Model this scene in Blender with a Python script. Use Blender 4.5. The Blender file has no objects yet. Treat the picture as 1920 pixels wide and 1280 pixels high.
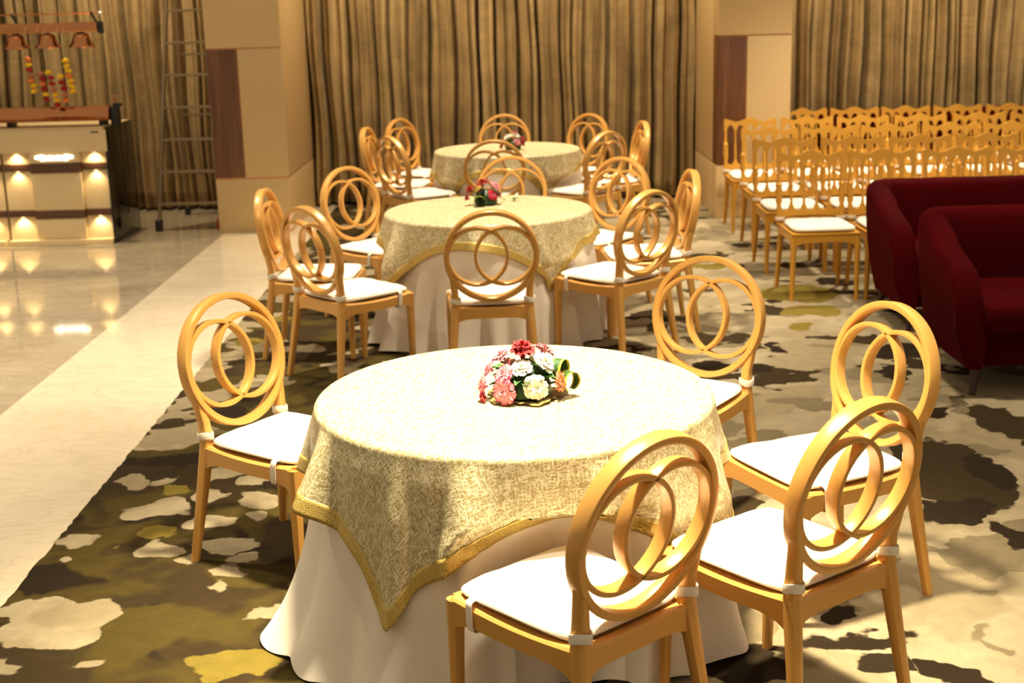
import bpy, bmesh, math, random
from mathutils import Vector, Matrix

random.seed(7)
S = bpy.context.scene
COL = S.collection
PI = math.pi
SIN, COS = math.sin, math.cos

# ------------------------------------------------------------------ camera
FPX, PITCH, ROLL, CAMH = 2496.85, 0.24604, -0.025446, 1.90744
_f = Vector((0, COS(PITCH), -SIN(PITCH)))
_r = Vector((1, 0, 0))
_u = _r.cross(_f)
CR = COS(ROLL) * _r + SIN(ROLL) * _u
CU = -SIN(ROLL) * _r + COS(ROLL) * _u
cam_data = bpy.data.cameras.new('camera')
cam_data.sensor_fit = 'HORIZONTAL'
cam_data.sensor_width = 36.0
cam_data.lens = FPX / 1920 * 36.0
cam_data.dof.use_dof = True
cam_data.dof.focus_distance = 3.9
cam_data.dof.aperture_fstop = 4.2
cam = bpy.data.objects.new('camera', cam_data)
m = Matrix((CR, CU, -_f)).transposed().to_4x4()
m.translation = Vector((0, 0, CAMH))
cam.matrix_world = m
COL.objects.link(cam)
S.camera = cam


def at_z(px, py, z=0.0):
    """photo pixel -> point on the horizontal plane z"""
    d = _f + CR * ((px - 960) / FPX) + CU * ((640 - py) / FPX)
    t = (z - CAMH) / d.z
    return Vector((d.x * t, d.y * t, z))


# ------------------------------------------------------------------ view, world, lamps
S.view_settings.view_transform = 'Standard'
S.view_settings.look = 'None'
S.view_settings.gamma = 1.0
S.view_settings.exposure = 0.0
S.view_settings.use_curve_mapping = False
S.cycles.use_denoising = True
S.cycles.max_bounces = 8

W = bpy.data.worlds.new('hall_ambient')
S.world = W
W.use_nodes = True
W.node_tree.nodes['Background'].inputs[0].default_value = (1.0, 0.83, 0.58, 1)
W.node_tree.nodes['Background'].inputs[1].default_value = 0.50

WARM = (1.0, 0.87, 0.66)


def spot(x, y, z, power, angle, blend=0.6, radius=0.12, tx=None, ty=None, color=WARM):
    l = bpy.data.lights.new('ceiling_or_fill_spot', 'SPOT')
    l.energy = power
    l.spot_size = math.radians(angle)
    l.spot_blend = blend
    l.shadow_soft_size = radius
    l.color = color
    o = bpy.data.objects.new('ceiling_or_fill_spot', l)
    o.location = (x, y, z)
    d = Vector(((tx if tx is not None else x) - x, (ty if ty is not None else y) - y, -z))
    o.rotation_euler = d.to_track_quat('-Z', 'Y').to_euler()
    COL.objects.link(o)
    return o


# ceiling downlights, roughly one cluster above each table and each aisle, plus one added fill
spot(0.05, 3.9, 4.0, 3100, 58, 0.95, 0.16, color=(1.0, .88, .60))
spot(0.9, 3.0, 4.0, 330, 80, 0.8, 0.14)
spot(-0.1, 7.9, 4.0, 1050, 72, 0.8, 0.16)
spot(0.0, 11.0, 4.0, 760, 72, 0.8, 0.16)
spot(3.0, 10.2, 4.0, 800, 90, 0.8, 0.14)
spot(1.7, 6.2, 4.0, 560, 90, 0.8, 0.14)
spot(2.9, 7.2, 4.0, 280, 70, 0.9, 0.14, tx=2.9, ty=9.8)  # added fill spot, no known fixture, brightens the spindle chair backs
for sx, sy in ((-3.0, 5.2), (-3.0, 8.4), (-4.6, 8.6), (-4.8, 5.6)):
    spot(sx, sy, 4.0, 480, 90, 0.7, 0.10)
for sx in (-3.6, -1.0, 1.0, 3.2, 5.0):
    spot(sx, 12.2, 4.0, 350, 100, 0.9, 0.10, tx=sx, ty=13.1, color=(1.0, .80, .52))

# ------------------------------------------------------------------ material helpers


def lin(c):
    return tuple(((v / 255.0) / 12.92 if v <= 10 else ((v / 255.0 + 0.055) / 1.055) ** 2.4) for v in c) + (1.0,)


class NT:
    def __init__(self, name):
        self.m = bpy.data.materials.new(name)
        self.m.use_nodes = True
        self.t = self.m.node_tree
        self.b = self.t.nodes['Principled BSDF']

    def n(self, kind, **kw):
        nd = self.t.nodes.new('ShaderNode' + kind)
        for k, v in kw.items():
            if k.startswith('i_'):
                nd.inputs[int(k[2:]) if k[2:].isdigit() else k[2:].replace('_', ' ')].default_value = v
            else:
                setattr(nd, k, v)
        return nd

    def l(self, a, b):
        self.t.links.new(a, b)

    def math(self, op, a, b=None, c=None, clamp=False):
        nd = self.t.nodes.new('ShaderNodeMath')
        nd.operation = op
        nd.use_clamp = clamp
        for i, v in enumerate((a, b, c)):
            if v is None:
                continue
            if isinstance(v, (int, float)):
                nd.inputs[i].default_value = v
            else:
                self.l(v, nd.inputs[i])
        return nd.outputs[0]

    def mix(self, fac, a, b):
        nd = self.t.nodes.new('ShaderNodeMix')
        nd.data_type = 'RGBA'
        for sock, v in ((nd.inputs[0], fac), (nd.inputs[6], a), (nd.inputs[7], b)):
            if isinstance(v, (int, float)):
                sock.default_value = v
            elif isinstance(v, tuple):
                sock.default_value = v
            else:
                self.l(v, sock)
        return nd.outputs[2]

    def noise(self, vec, scale, detail=2.0, rough=0.5, dist=0.0):
        nd = self.n('TexNoise')
        nd.inputs['Scale'].default_value = scale
        nd.inputs['Detail'].default_value = detail
        nd.inputs['Roughness'].default_value = rough
        nd.inputs['Distortion'].default_value = dist
        if vec is not None:
            self.l(vec, nd.inputs['Vector'])
        return nd

    def coord(self, which='Object'):
        return self.n('TexCoord').outputs[which]

    def mapping(self, vec, scale=(1, 1, 1), loc=(0, 0, 0), rot=(0, 0, 0)):
        nd = self.n('Mapping')
        nd.inputs['Scale'].default_value = scale
        nd.inputs['Location'].default_value = loc
        nd.inputs['Rotation'].default_value = rot
        self.l(vec, nd.inputs['Vector'])
        return nd.outputs[0]

    def bump(self, h, strength=0.2, dist=0.01):
        nd = self.n('Bump')
        nd.inputs['Strength'].default_value = strength
        nd.inputs['Distance'].default_value = dist
        self.l(h, nd.inputs['Height'])
        self.l(nd.outputs[0], self.b.inputs['Normal'])

    def step(self, v, edge, width):
        """smooth 0..1 as v passes edge"""
        nd = self.n('MapRange', interpolation_type='SMOOTHSTEP')
        self.l(v, nd.inputs[0])
        nd.inputs[1].default_value = edge - width
        nd.inputs[2].default_value = edge + width
        return nd.outputs[0]

    def base(self, v):
        if isinstance(v, tuple):
            self.b.inputs['Base Color'].default_value = v
        else:
            self.l(v, self.b.inputs['Base Color'])

    def set(self, **kw):
        for k, v in kw.items():
            self.b.inputs[k.replace('_', ' ')].default_value = v
        return self


def plain(name, rgb, rough=0.5, metal=0.0, var=0.06, scale=6.0, **kw):
    """one-colour procedural material with a slight noise variation"""
    n = NT(name)
    c = lin(rgb)
    d = tuple(v * (1 - var * 2) for v in c[:3]) + (1,)
    nz = n.noise(n.coord(), scale, 3)
    n.base(n.mix(nz.outputs[0], d, c))
    n.set(Roughness=rough, Metallic=metal, **kw)
    return n.m


M = {}
M['gold_resin'] = plain('gold_resin', (212, 157, 80), 0.32, 0.18, 0.05, 3.0)
M['gold_paint'] = plain('gold_paint', (208, 150, 54), 0.30, 0.25, 0.05, 8.0)
M['black'] = plain('black_plastic', (22, 20, 20), 0.4)
M['black_glass'] = plain('black_glass', (16, 12, 8), 0.08)
M['red_rubber'] = plain('red_rubber', (150, 16, 14), 0.5)
M['dark_wood'] = plain('dark_wood', (52, 24, 14), 0.4)
M['copper'] = plain('copper', (206, 138, 92), 0.22, 1.0, 0.1, 5.0)
M['aluminium'] = plain('aluminium', (146, 128, 100), 0.35, 0.8)
M['crystal'] = plain('crystal', (240, 235, 225), 0.05)
M['foil'] = plain('gold_foil', (206, 176, 110), 0.3, 0.6, 0.2, 40)
M['thread'] = plain('thread', (190, 180, 150), 0.7)
M['cream_laminate'] = plain('cream_laminate', (222, 196, 150), 0.35, 0, 0.02)
M['brown_strip'] = plain('brown_strip', (92, 56, 34), 0.4)


def make_cushion_mat(name, rgb):
    n = NT(name)
    nz = n.noise(n.coord(), 7, 3)
    n.base(n.mix(nz.outputs[0], lin(tuple(int(v * .94) for v in rgb)), lin(rgb)))
    n.set(Roughness=0.85)
    n.b.inputs['Sheen Weight'].default_value = 0.2
    nf = n.noise(n.coord(), 420, 2)
    n.bump(n.math('ADD', n.math('MULTIPLY', nz.outputs[0], 3.0), nf.outputs[0]), 0.25, 0.003)
    return n.m


M['cushion'] = make_cushion_mat('white_cushion_cotton', (238, 228, 212))
M['strap'] = make_cushion_mat('white_strap_cotton', (232, 220, 200))
M['skirt'] = make_cushion_mat('white_skirt_cotton', (236, 224, 206))


def make_wall():
    n = NT('cream_wall_panel')
    nz = n.noise(n.coord(), 1.2, 3)
    n.base(n.mix(nz.outputs[0], lin((204, 172, 120)), lin((212, 182, 132))))
    n.set(Roughness=0.42)
    return n.m


M['wall'] = make_wall()


def make_walnut():
    n = NT('walnut_veneer')
    v = n.mapping(n.coord(), (14, 14, 0.7))
    a = n.noise(v, 1.5, 4, 0.6, 0.6)
    w = n.noise(n.mapping(n.coord(), (60, 60, 1.5)), 1.5, 3)
    f = n.math('ADD', n.math('MULTIPLY', a.outputs[0], 0.75), n.math('MULTIPLY', w.outputs[0], 0.25))
    n.base(n.mix(n.step(f, 0.5, 0.22), lin((82, 46, 24)), lin((126, 80, 46))))
    n.set(Roughness=0.4)
    return n.m


M['walnut'] = make_walnut()


def make_velvet():
    n = NT('red_velvet')
    nz = n.noise(n.coord(), 4, 4)
    n.base(n.mix(nz.outputs[0], lin((46, 0, 2)), lin((70, 0, 4))))
    n.set(Roughness=0.9)
    n.b.inputs['Specular IOR Level'].default_value = 0.05
    n.b.inputs['Sheen Weight'].default_value = 0.16
    n.b.inputs['Sheen Roughness'].default_value = 0.35
    n.b.inputs['Sheen Tint'].default_value = lin((170, 0, 10))
    nf = n.noise(n.coord(), 500, 2)
    n.bump(nf.outputs[0], 0.2, 0.002)
    return n.m


M['velvet'] = make_velvet()


def make_curtain():
    n = NT('taupe_curtain')
    co = n.coord('UV')
    streak = n.noise(n.mapping(co, (16, 0.8, 1)), 1.0, 4, 0.55)
    blot = n.noise(n.mapping(co, (2.6, 2.2, 1)), 1.0, 5, 0.7, 0.4)
    weft = n.noise(n.mapping(co, (5, 55, 1)), 1.0, 3, 0.6)
    f = n.math('ADD', n.math('MULTIPLY', streak.outputs[0], 0.42), n.math('MULTIPLY', blot.outputs[0], 0.40))
    f = n.math('ADD', f, n.math('MULTIPLY', weft.outputs[0], 0.18))
    c = n.mix(n.step(f, 0.50, 0.17), lin((120, 99, 62)), lin((180, 153, 106)))
    n.base(c)
    n.set(Roughness=0.6)
    n.b.inputs['Sheen Weight'].default_value = 0.04
    n.bump(weft.outputs[0], 0.12, 0.006)
    return n.m


M['curtain'] = make_curtain()


def make_marble(name, a, b, vein, rough):
    n = NT(name)
    co = n.coord()
    big = n.noise(co, 0.9, 6, 0.6, 0.8)
    small = n.noise(n.mapping(co, (1.0, 2.6, 1)), 2.4, 8, 0.65, 1.2)
    veinf = n.math('ABSOLUTE', n.math('SUBTRACT', small.outputs[0], 0.5))
    vm = n.math('MULTIPLY', n.math('SUBTRACT', 1.0, n.step(veinf, 0.02, 0.02)), 0.45)
    n.base(n.mix(vm, n.mix(n.step(big.outputs[0], 0.5, 0.25), lin(a), lin(b)), lin(vein)))
    n.set(Roughness=rough)
    n.b.inputs['Specular IOR Level'].default_value = 0.6
    return n.m


M['marble_grey'] = make_marble('grey_beige_marble', (150, 136, 112), (178, 164, 138), (198, 182, 156), 0.06)
M['marble_cream'] = make_marble('cream_marble', (212, 196, 168), (226, 210, 184), (196, 176, 146), 0.09)

# ------------------------------------------------------------------ carpet print


def make_carpet():
    n = NT('camouflage_carpet')
    co = n.coord()
    wa = n.noise(co, 3.4, 2, 0.5)
    wb = n.noise(n.mapping(co, (1, 1, 1), (31.7, 12.1, 0)), 13.0, 2, 0.5)

    def warp(vec, amp1, amp2):
        s1 = n.n('VectorMath', operation='SUBTRACT')
        n.l(wa.outputs['Color'], s1.inputs[0])
        s1.inputs[1].default_value = (0.5, 0.5, 0.5)
        m1 = n.n('VectorMath', operation='SCALE')
        n.l(s1.outputs[0], m1.inputs[0])
        m1.inputs['Scale'].default_value = amp1
        s2 = n.n('VectorMath', operation='SUBTRACT')
        n.l(wb.outputs['Color'], s2.inputs[0])
        s2.inputs[1].default_value = (0.5, 0.5, 0.5)
        m2 = n.n('VectorMath', operation='SCALE')
        n.l(s2.outputs[0], m2.inputs[0])
        m2.inputs['Scale'].default_value = amp2
        a = n.n('VectorMath', operation='ADD')
        n.l(vec, a.inputs[0])
        n.l(m1.outputs[0], a.inputs[1])
        b = n.n('VectorMath', operation='ADD')
        n.l(a.outputs[0], b.inputs[0])
        n.l(m2.outputs[0], b.inputs[1])
        return b.outputs[0]

    wv = warp(co, 0.34, 0.10)

    def blobs(lst):
        """min of elliptical distances to printed patches; lst in photo pixels (cx, cy, w, h)"""
        acc = None
        for cx, cy, w, h in lst:
            c = at_z(cx, cy)
            l, r = at_z(cx - w / 2, cy), at_z(cx + w / 2, cy)
            t, b = at_z(cx, cy - h / 2), at_z(cx, cy + h / 2)
            rx, ry = max(.03, (r - l).length / 2), max(.03, (t - b).length / 2)
            mp = n.mapping(wv, (1 / rx, 1 / ry, 0), (-c.x / rx, -c.y / ry, 0))
            ln = n.n('VectorMath', operation='LENGTH')
            n.l(mp, ln.inputs[0])
            # scaled back so that the printed edge has about the same sharpness everywhere
            v = n.math('MULTIPLY', n.math('SUBTRACT', ln.outputs['Value'], 1.0), min(rx, ry))
            acc = v if acc is None else n.math('MINIMUM', acc, v)
        return n.math('SUBTRACT', 1.0, n.step(acc, 0.0, 0.006))

    light_l = blobs([(102, 1170, 195, 100), (60, 1140, 120, 50), (158, 1254, 84, 24), (240, 908, 62, 22), (305, 902, 60, 14),
                     (284, 959, 120, 30), (330, 945, 50, 30), (370, 979, 76, 22), (414, 929, 64, 26), (483, 896, 72, 26),
                     (488, 940, 70, 26), (478, 968, 64, 22), (431, 1016, 110, 26), (309, 1034, 60, 28), (341, 1059, 60, 28),
                     (462, 1042, 80, 26), (440, 1068, 70, 22), (402, 1101, 42, 22), (504, 1160, 44, 22), (142, 1016, 70, 16),
                     (140, 1050, 36, 14), (325, 821, 130, 44), (414, 886, 56, 22), (560, 655, 90, 14), (470, 720, 60, 16),
                     (640, 690, 90, 14), (10, 1268, 40, 30)])
    must = blobs([(353, 914, 78, 20), (293, 1006, 90, 28), (427, 1252, 130, 56), (1501, 553, 150, 34), (1520, 585, 104, 18),
                  (1485, 614, 66, 14), (470, 640, 60, 14), (520, 600, 60, 10), (1330, 500, 70, 10)])
    dark_r = blobs([(1409, 1257, 200, 96), (1622, 1201, 200, 24), (1658, 1244, 150, 46), (1599, 1160, 84, 34), (1588, 1115, 46, 20),
                    (1770, 1270, 120, 40), (1430, 690, 74, 24), (1450, 652, 28, 13), (1693, 660, 130, 26), (1680, 700, 60, 20),
                    (1751, 780, 74, 18), (1330, 690, 110, 22), (1560, 530, 70, 18), (1900, 1010, 60, 50), (1780, 960, 150, 60),
                    (1850, 890, 90, 60)])
    olive_r = blobs([(1796, 900, 210, 110), (1892, 799, 110, 70), (1760, 850, 120, 60), (1620, 1000, 60, 30), (1380, 960, 120, 60)])
    # dark ground on the marble side, light ground towards the sofas
    sx = n.n('SeparateXYZ')
    n.l(wv, sx.inputs[0])
    big = n.noise(wv, 0.75, 2, 0.5)
    g = n.math('ADD', sx.outputs[0], n.math('MULTIPLY', n.math('SUBTRACT', big.outputs[0], 0.5), 2.6))
    g = n.math('SUBTRACT', g, n.math('MULTIPLY', n.math('SUBTRACT', 6.0, sx.outputs[1]), 0.10))
    ground = n.step(g, 0.10, 0.012)
    # tonal patches inside each ground
    n1 = n.noise(wv, 2.1, 2, 0.5)
    n2 = n.noise(n.mapping(wv, (1, 1, 1), (7.3, 3.1, 0)), 2.6, 2, 0.5)
    n3 = n.noise(n.mapping(wv, (1, 1, 1), (17.3, 23.1, 0)), 2.2, 2, 0.5)
    OL, CH, DK = lin((88, 73, 32)), lin((66, 52, 30)), lin((50, 38, 24))
    BE, GR, PL = lin((170, 152, 118)), lin((142, 126, 96)), lin((188, 170, 136))
    MU = lin((140, 120, 50))
    darkg = n.mix(n.step(n1.outputs[0], 0.49, 0.05), OL, CH)
    darkg = n.mix(n.step(n2.outputs[0], 0.62, 0.03), darkg, DK)
    lightg = n.mix(n.step(n1.outputs[0], 0.50, 0.05), BE, PL)
    lightg = n.mix(n.step(n3.outputs[0], 0.58, 0.008), lightg, GR)
    # scattered far patches
    far = n.step(sx.outputs[1], 6.0, 0.3)
    fd = n.math('MULTIPLY', n.step(n2.outputs[0], 0.60, 0.006), far)
    lightg = n.mix(fd, lightg, CH)
    fl = n.math('MULTIPLY', n.step(n3.outputs[0], 0.56, 0.006), far)
    darkg = n.mix(fl, darkg, BE)
    c = n.mix(ground, darkg, lightg)
    c = n.mix(light_l, c, n.mix(n.step(n2.outputs[0], 0.5, 0.05), BE, PL))
    c = n.mix(olive_r, c, CH)
    c = n.mix(dark_r, c, DK)
    c = n.mix(must, c, MU)
    # pile: fine mottling
    p = n.noise(co, 170, 3, 0.7)
    p2 = n.noise(co, 14, 3, 0.6)
    shade = n.math('ADD', n.math('MULTIPLY', p.outputs[0], 0.55), n.math('MULTIPLY', p2.outputs[0], 0.45))
    br = n.n('HueSaturation')
    n.l(c, br.inputs['Color'])
    n.l(n.math('ADD', n.math('MULTIPLY', shade, 0.7), 0.28), br.inputs['Value'])
    n.base(br.outputs[0])
    n.set(Roughness=0.95)
    n.b.inputs['Specular IOR Level'].default_value = 0.1
    n.bump(p.outputs[0], 0.5, 0.006)
    return n.m


M['carpet'] = make_carpet()


def make_overlay(name, base, line):
    n = NT(name)
    uv = n.coord('UV')
    nz = n.noise(uv, 6, 2)

    def lines(sc, rot, seed):
        v = n.mapping(uv, sc, (seed, seed * 1.7, 0), (0, 0, rot))
        a = n.noise(v, 1.0, 2, 0.5)
        return n.math('SUBTRACT', 1.0, n.step(n.math('ABSOLUTE', n.math('SUBTRACT', a.outputs[0], 0.5)), 0.020, 0.016))

    l1 = lines((20, 84, 1), 0.06, 3.1)
    l2 = lines((84, 20, 1), -0.05, 9.7)
    l3 = lines((34, 130, 1), -0.10, 15.2)
    f = n.math('MAXIMUM', n.math('MAXIMUM', l1, l2), n.math('MULTIPLY', l3, 0.8), clamp=True)
    f = n.math('MULTIPLY', f, n.math('ADD', n.math('MULTIPLY', nz.outputs[0], 0.6), 0.55), clamp=True)
    n.base(n.mix(f, lin(base), lin(line)))
    n.set(Roughness=0.42, Metallic=0.12)
    n.bump(f, 0.2, 0.002)
    return n.m


M['overlay'] = make_overlay('gold_woven_overlay', (162, 143, 92), (236, 224, 188))


def make_trim():
    n = NT('gold_brocade_trim')
    uv = n.coord('UV')
    vo = n.n('TexVoronoi', feature='F1')
    vo.inputs['Scale'].default_value = 70
    n.l(uv, vo.inputs['Vector'])
    wv = n.math('SINE', n.math('MULTIPLY', vo.outputs['Distance'], 26.0))
    f = n.step(wv, 0.2, 0.4)
    n.base(n.mix(f, lin((172, 142, 62)), lin((218, 190, 112))))
    n.set(Roughness=0.38, Metallic=0.35)
    n.bump(f, 0.3, 0.002)
    return n.m


M['trim'] = make_trim()


def make_tint(name, a, b, rough=0.7, e0=0.45, w=0.3, sss=0.0):
    """petal or leaf: colour runs from a to b along the 'tint' attribute (heart to edge)"""
    n = NT(name)
    at = n.n('Attribute', attribute_name='tint')
    nz = n.noise(n.coord(), 55, 2)
    f = n.math('ADD', at.outputs['Fac'], n.math('MULTIPLY', n.math('SUBTRACT', nz.outputs[0], 0.5), 0.5))
    n.base(n.mix(n.step(f, e0, w), lin(a), lin(b)))
    n.set(Roughness=rough)
    return n.m


M['petal_red'] = make_tint('red_petal', (134, 0, 4), (164, 0, 10))
M['petal_pink'] = make_tint('pink_petal', (218, 142, 152), (184, 16, 74), e0=0.88, w=0.18)
M['petal_hot'] = make_tint('hot_pink_petal', (204, 100, 120), (176, 4, 36), e0=0.5, w=0.25)
M['petal_white'] = make_tint('white_petal', (180, 180, 100), (222, 218, 198), e0=0.25, w=0.2)
M['petal_salmon'] = make_tint('salmon_petal', (202, 140, 100), (176, 34, 40), e0=0.92, w=0.14)
M['petal_yellow'] = make_tint('yellow_petal', (232, 150, 10), (250, 204, 20))
M['petal_orange'] = make_tint('orange_petal', (220, 70, 20), (240, 130, 60))
M['leaf'] = make_tint('green_leaf', (28, 58, 18), (58, 104, 34), 0.5)
M['leaf_var'] = make_tint('variegated_leaf', (40, 72, 22), (206, 186, 50), 0.45, 0.62, 0.08)


def emis(name, rgb, strength):
    n = NT(name)
    n.base(lin(rgb))
    n.b.inputs['Emission Color'].default_value = lin(rgb)
    n.b.inputs['Emission Strength'].default_value = strength
    return n.m


M['led'] = emis('lit_led', (255, 232, 180), 3.0)
M['sign'] = emis('backlit_sign', (255, 246, 220), 6.0)

# ------------------------------------------------------------------ mesh helpers


class MB:
    """collects geometry for ONE mesh object"""

    def __init__(self):
        self.v, self.f, self.uv, self.tint = [], [], None, None

    def add(self, verts, faces):
        o = len(self.v)
        self.v += [tuple(p) for p in verts]
        self.f += [tuple(i + o for i in q) for q in faces]
        return o

    def box(self, x0, x1, y0, y1, z0, z1, ch=0.0):
        if ch <= 0:
            vs = [(x, y, z) for x in (x0, x1) for y in (y0, y1) for z in (z0, z1)]
            self.add(vs, [(0, 1, 3, 2), (4, 6, 7, 5), (0, 4, 5, 1), (2, 3, 7, 6), (0, 2, 6, 4), (1, 5, 7, 3)])
            return self
        bm = bmesh.new()
        bmesh.ops.create_cube(bm, size=1.0)
        for w in bm.verts:
            w.co = Vector(((x0 + x1) / 2 + w.co.x * (x1 - x0), (y0 + y1) / 2 + w.co.y * (y1 - y0), (z0 + z1) / 2 + w.co.z * (z1 - z0)))
        bmesh.ops.bevel(bm, geom=list(bm.edges), offset=ch, segments=2, affect='EDGES', profile=0.6)
        bm.verts.index_update()
        self.add([w.co for w in bm.verts], [[w.index for w in q.verts] for q in bm.faces])
        bm.free()
        return self

    def sweep(self, pts, frames, sections, closed=False, cap=True):
        """pts: centres; frames: (a, b) axes per point; sections: list of 2D points per point"""
        n = len(sections[0])
        vs = []
        for p, (a, b), s in zip(pts, frames, sections):
            p, a, b = Vector(p), Vector(a), Vector(b)
            vs += [p + a * q[0] + b * q[1] for q in s]
        k = len(pts)
        fs = []
        for i in range(k if closed else k - 1):
            j = (i + 1) % k
            for q in range(n):
                r = (q + 1) % n
                fs.append((i * n + q, i * n + r, j * n + r, j * n + q))
        if not closed and cap:
            fs.append(tuple(reversed(range(n))))
            fs.append(tuple((k - 1) * n + q for q in range(n)))
        self.add(vs, fs)
        return self

    def bar(self, pts, sizes, up=(0, 0, 1), n=8, corner=0.3):
        """tapered bar through pts; sizes = (w, d) per point or one"""
        if isinstance(sizes, tuple):
            sizes = [sizes] * len(pts)
        P = [Vector(p) for p in pts]
        fr = []
        for i in range(len(P)):
            t = (P[min(i + 1, len(P) - 1)] - P[max(i - 1, 0)]).normalized()
            u = Vector(up)
            if abs(t.dot(u)) > 0.95:
                u = Vector((0, 1, 0))
            a = t.cross(u).normalized()
            b = a.cross(t).normalized()
            fr.append((a, b))
        self.sweep(P, fr, [rrect(w, d, corner * min(w, d)) for w, d in sizes])
        return self

    def tube(self, pts, rad, n=8):
        P = [Vector(p) for p in pts]
        if isinstance(rad, (int, float)):
            rad = [rad] * len(P)
        fr = []
        ref = Vector((0.3, 0.2, 0.93))
        for i in range(len(P)):
            t = (P[min(i + 1, len(P) - 1)] - P[max(i - 1, 0)]).normalized()
            a = t.cross(ref)
            if a.length < 0.05:
                a = t.cross(Vector((1, 0, 0)))
            a.normalize()
            fr.append((a, a.cross(t).normalized()))
        self.sweep(P, fr, [[(r * COS(2 * PI * q / n), r * SIN(2 * PI * q / n)) for q in range(n)] for r in rad])
        return self

    def lathe(self, prof, n=14, origin=(0, 0, 0)):
        """prof: (r, z) from bottom to top, about z"""
        ox, oy, oz = origin
        vs, fs = [], []
        for r, z in prof:
            vs += [(ox + r * COS(2 * PI * q / n), oy + r * SIN(2 * PI * q / n), oz + z) for q in range(n)]
        for i in range(len(prof) - 1):
            for q in range(n):
                r = (q + 1) % n
                fs.append((i * n + q, i * n + r, (i + 1) * n + r, (i + 1) * n + q))
        fs.append(tuple(reversed(range(n))))
        fs.append(tuple((len(prof) - 1) * n + q for q in range(n)))
        self.add(vs, fs)
        return self

    def mesh(self, name, mat, angle=38):
        me = bpy.data.meshes.new(name)
        me.from_pydata(self.v, [], self.f)
        me.update()
        if self.uv is not None:
            lay = me.uv_layers.new(name='UVMap')
            for lp in me.loops:
                lay.data[lp.index].uv = self.uv[lp.vertex_index]
        if self.tint is not None:
            at = me.attributes.new('tint', 'FLOAT', 'POINT')
            at.data.foreach_set('value', self.tint)
        me.shade_smooth()
        if angle:
            me.set_sharp_from_angle(angle=math.radians(angle))
        me.materials.append(M[mat])
        return me

    def build(self, name, mat, parent=None, angle=38):
        o = bpy.data.objects.new(name, self.mesh(name, mat, angle))
        COL.objects.link(o)
        if parent is not None:
            o.parent = parent
        return o


def rrect(w, d, c):
    """rounded rectangle w x d with corner c, 12 points"""
    c = min(c, w / 2 * 0.98, d / 2 * 0.98)
    out = []
    for sx, sy, a0 in ((1, 1, 0), (-1, 1, PI / 2), (-1, -1, PI), (1, -1, 1.5 * PI)):
        for k in range(3):
            a = a0 + k * PI / 4
            out.append((sx * (w / 2 - c) + c * COS(a), sy * (d / 2 - c) + c * SIN(a)))
    return out


def tag(o, label, cat, group=None):
    o['label'] = label
    o['category'] = cat
    if group:
        o['group'] = group
    return o


def struct(o, label, cat):
    o['label'] = label
    o['category'] = cat
    o['kind'] = 'structure'
    return o


def empty(name, loc=(0, 0, 0), rz=0.0):
    o = bpy.data.objects.new(name, None)
    o.empty_display_size = 0.1
    o.location = loc
    o.rotation_euler = (0, 0, rz)
    COL.objects.link(o)
    return o


def copy_tree(o, parent=None):
    c = o.copy()
    COL.objects.link(c)
    c.parent = parent
    for ch in o.children:
        copy_tree(ch, c)
    return c


# ================================================================== SETTING
struct(MB().box(-9, -2.555, -1.0, 14.0, -0.1, 0.0).build('floor', 'marble_grey', angle=20), 'polished grey beige marble floor around the food counter', 'floor')
struct(MB().box(-2.555, -1.73, -1.0, 14.0, -0.1, 0.0).build('floor_border', 'marble_cream', angle=20), 'polished cream marble strip between grey marble and carpet', 'floor')


def carpet():
    # a slab with a softly ragged cut edge along the marble
    b = MB()
    n = 420
    vs, fs = [], []
    random.seed(3)
    for i in range(n + 1):
        y = -1.0 + 15.0 * i / n
        vs += [(-1.73 + random.uniform(-.006, .006), y, -0.1), (-1.73 + random.uniform(-.006, .006), y, 0.006), (8.0, y, 0.006), (8.0, y, -0.1)]
    for i in range(n):
        for q in range(3):
            fs.append((i * 4 + q, i * 4 + q + 1, i * 4 + q + 5, i * 4 + q + 4))
    b.add(vs, [tuple(reversed(f)) for f in fs])
    o = b.build('floor_carpet', 'carpet', angle=20)
    me = o.data
    return struct(o, 'camouflage patterned olive, beige and mustard carpet', 'carpet')


carpet()
struct(MB().box(-9, 8, 13.85, 14.0, 0, 4.3).build('wall_back', 'wall', angle=20), 'cream wall behind the curtains', 'wall')


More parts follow.
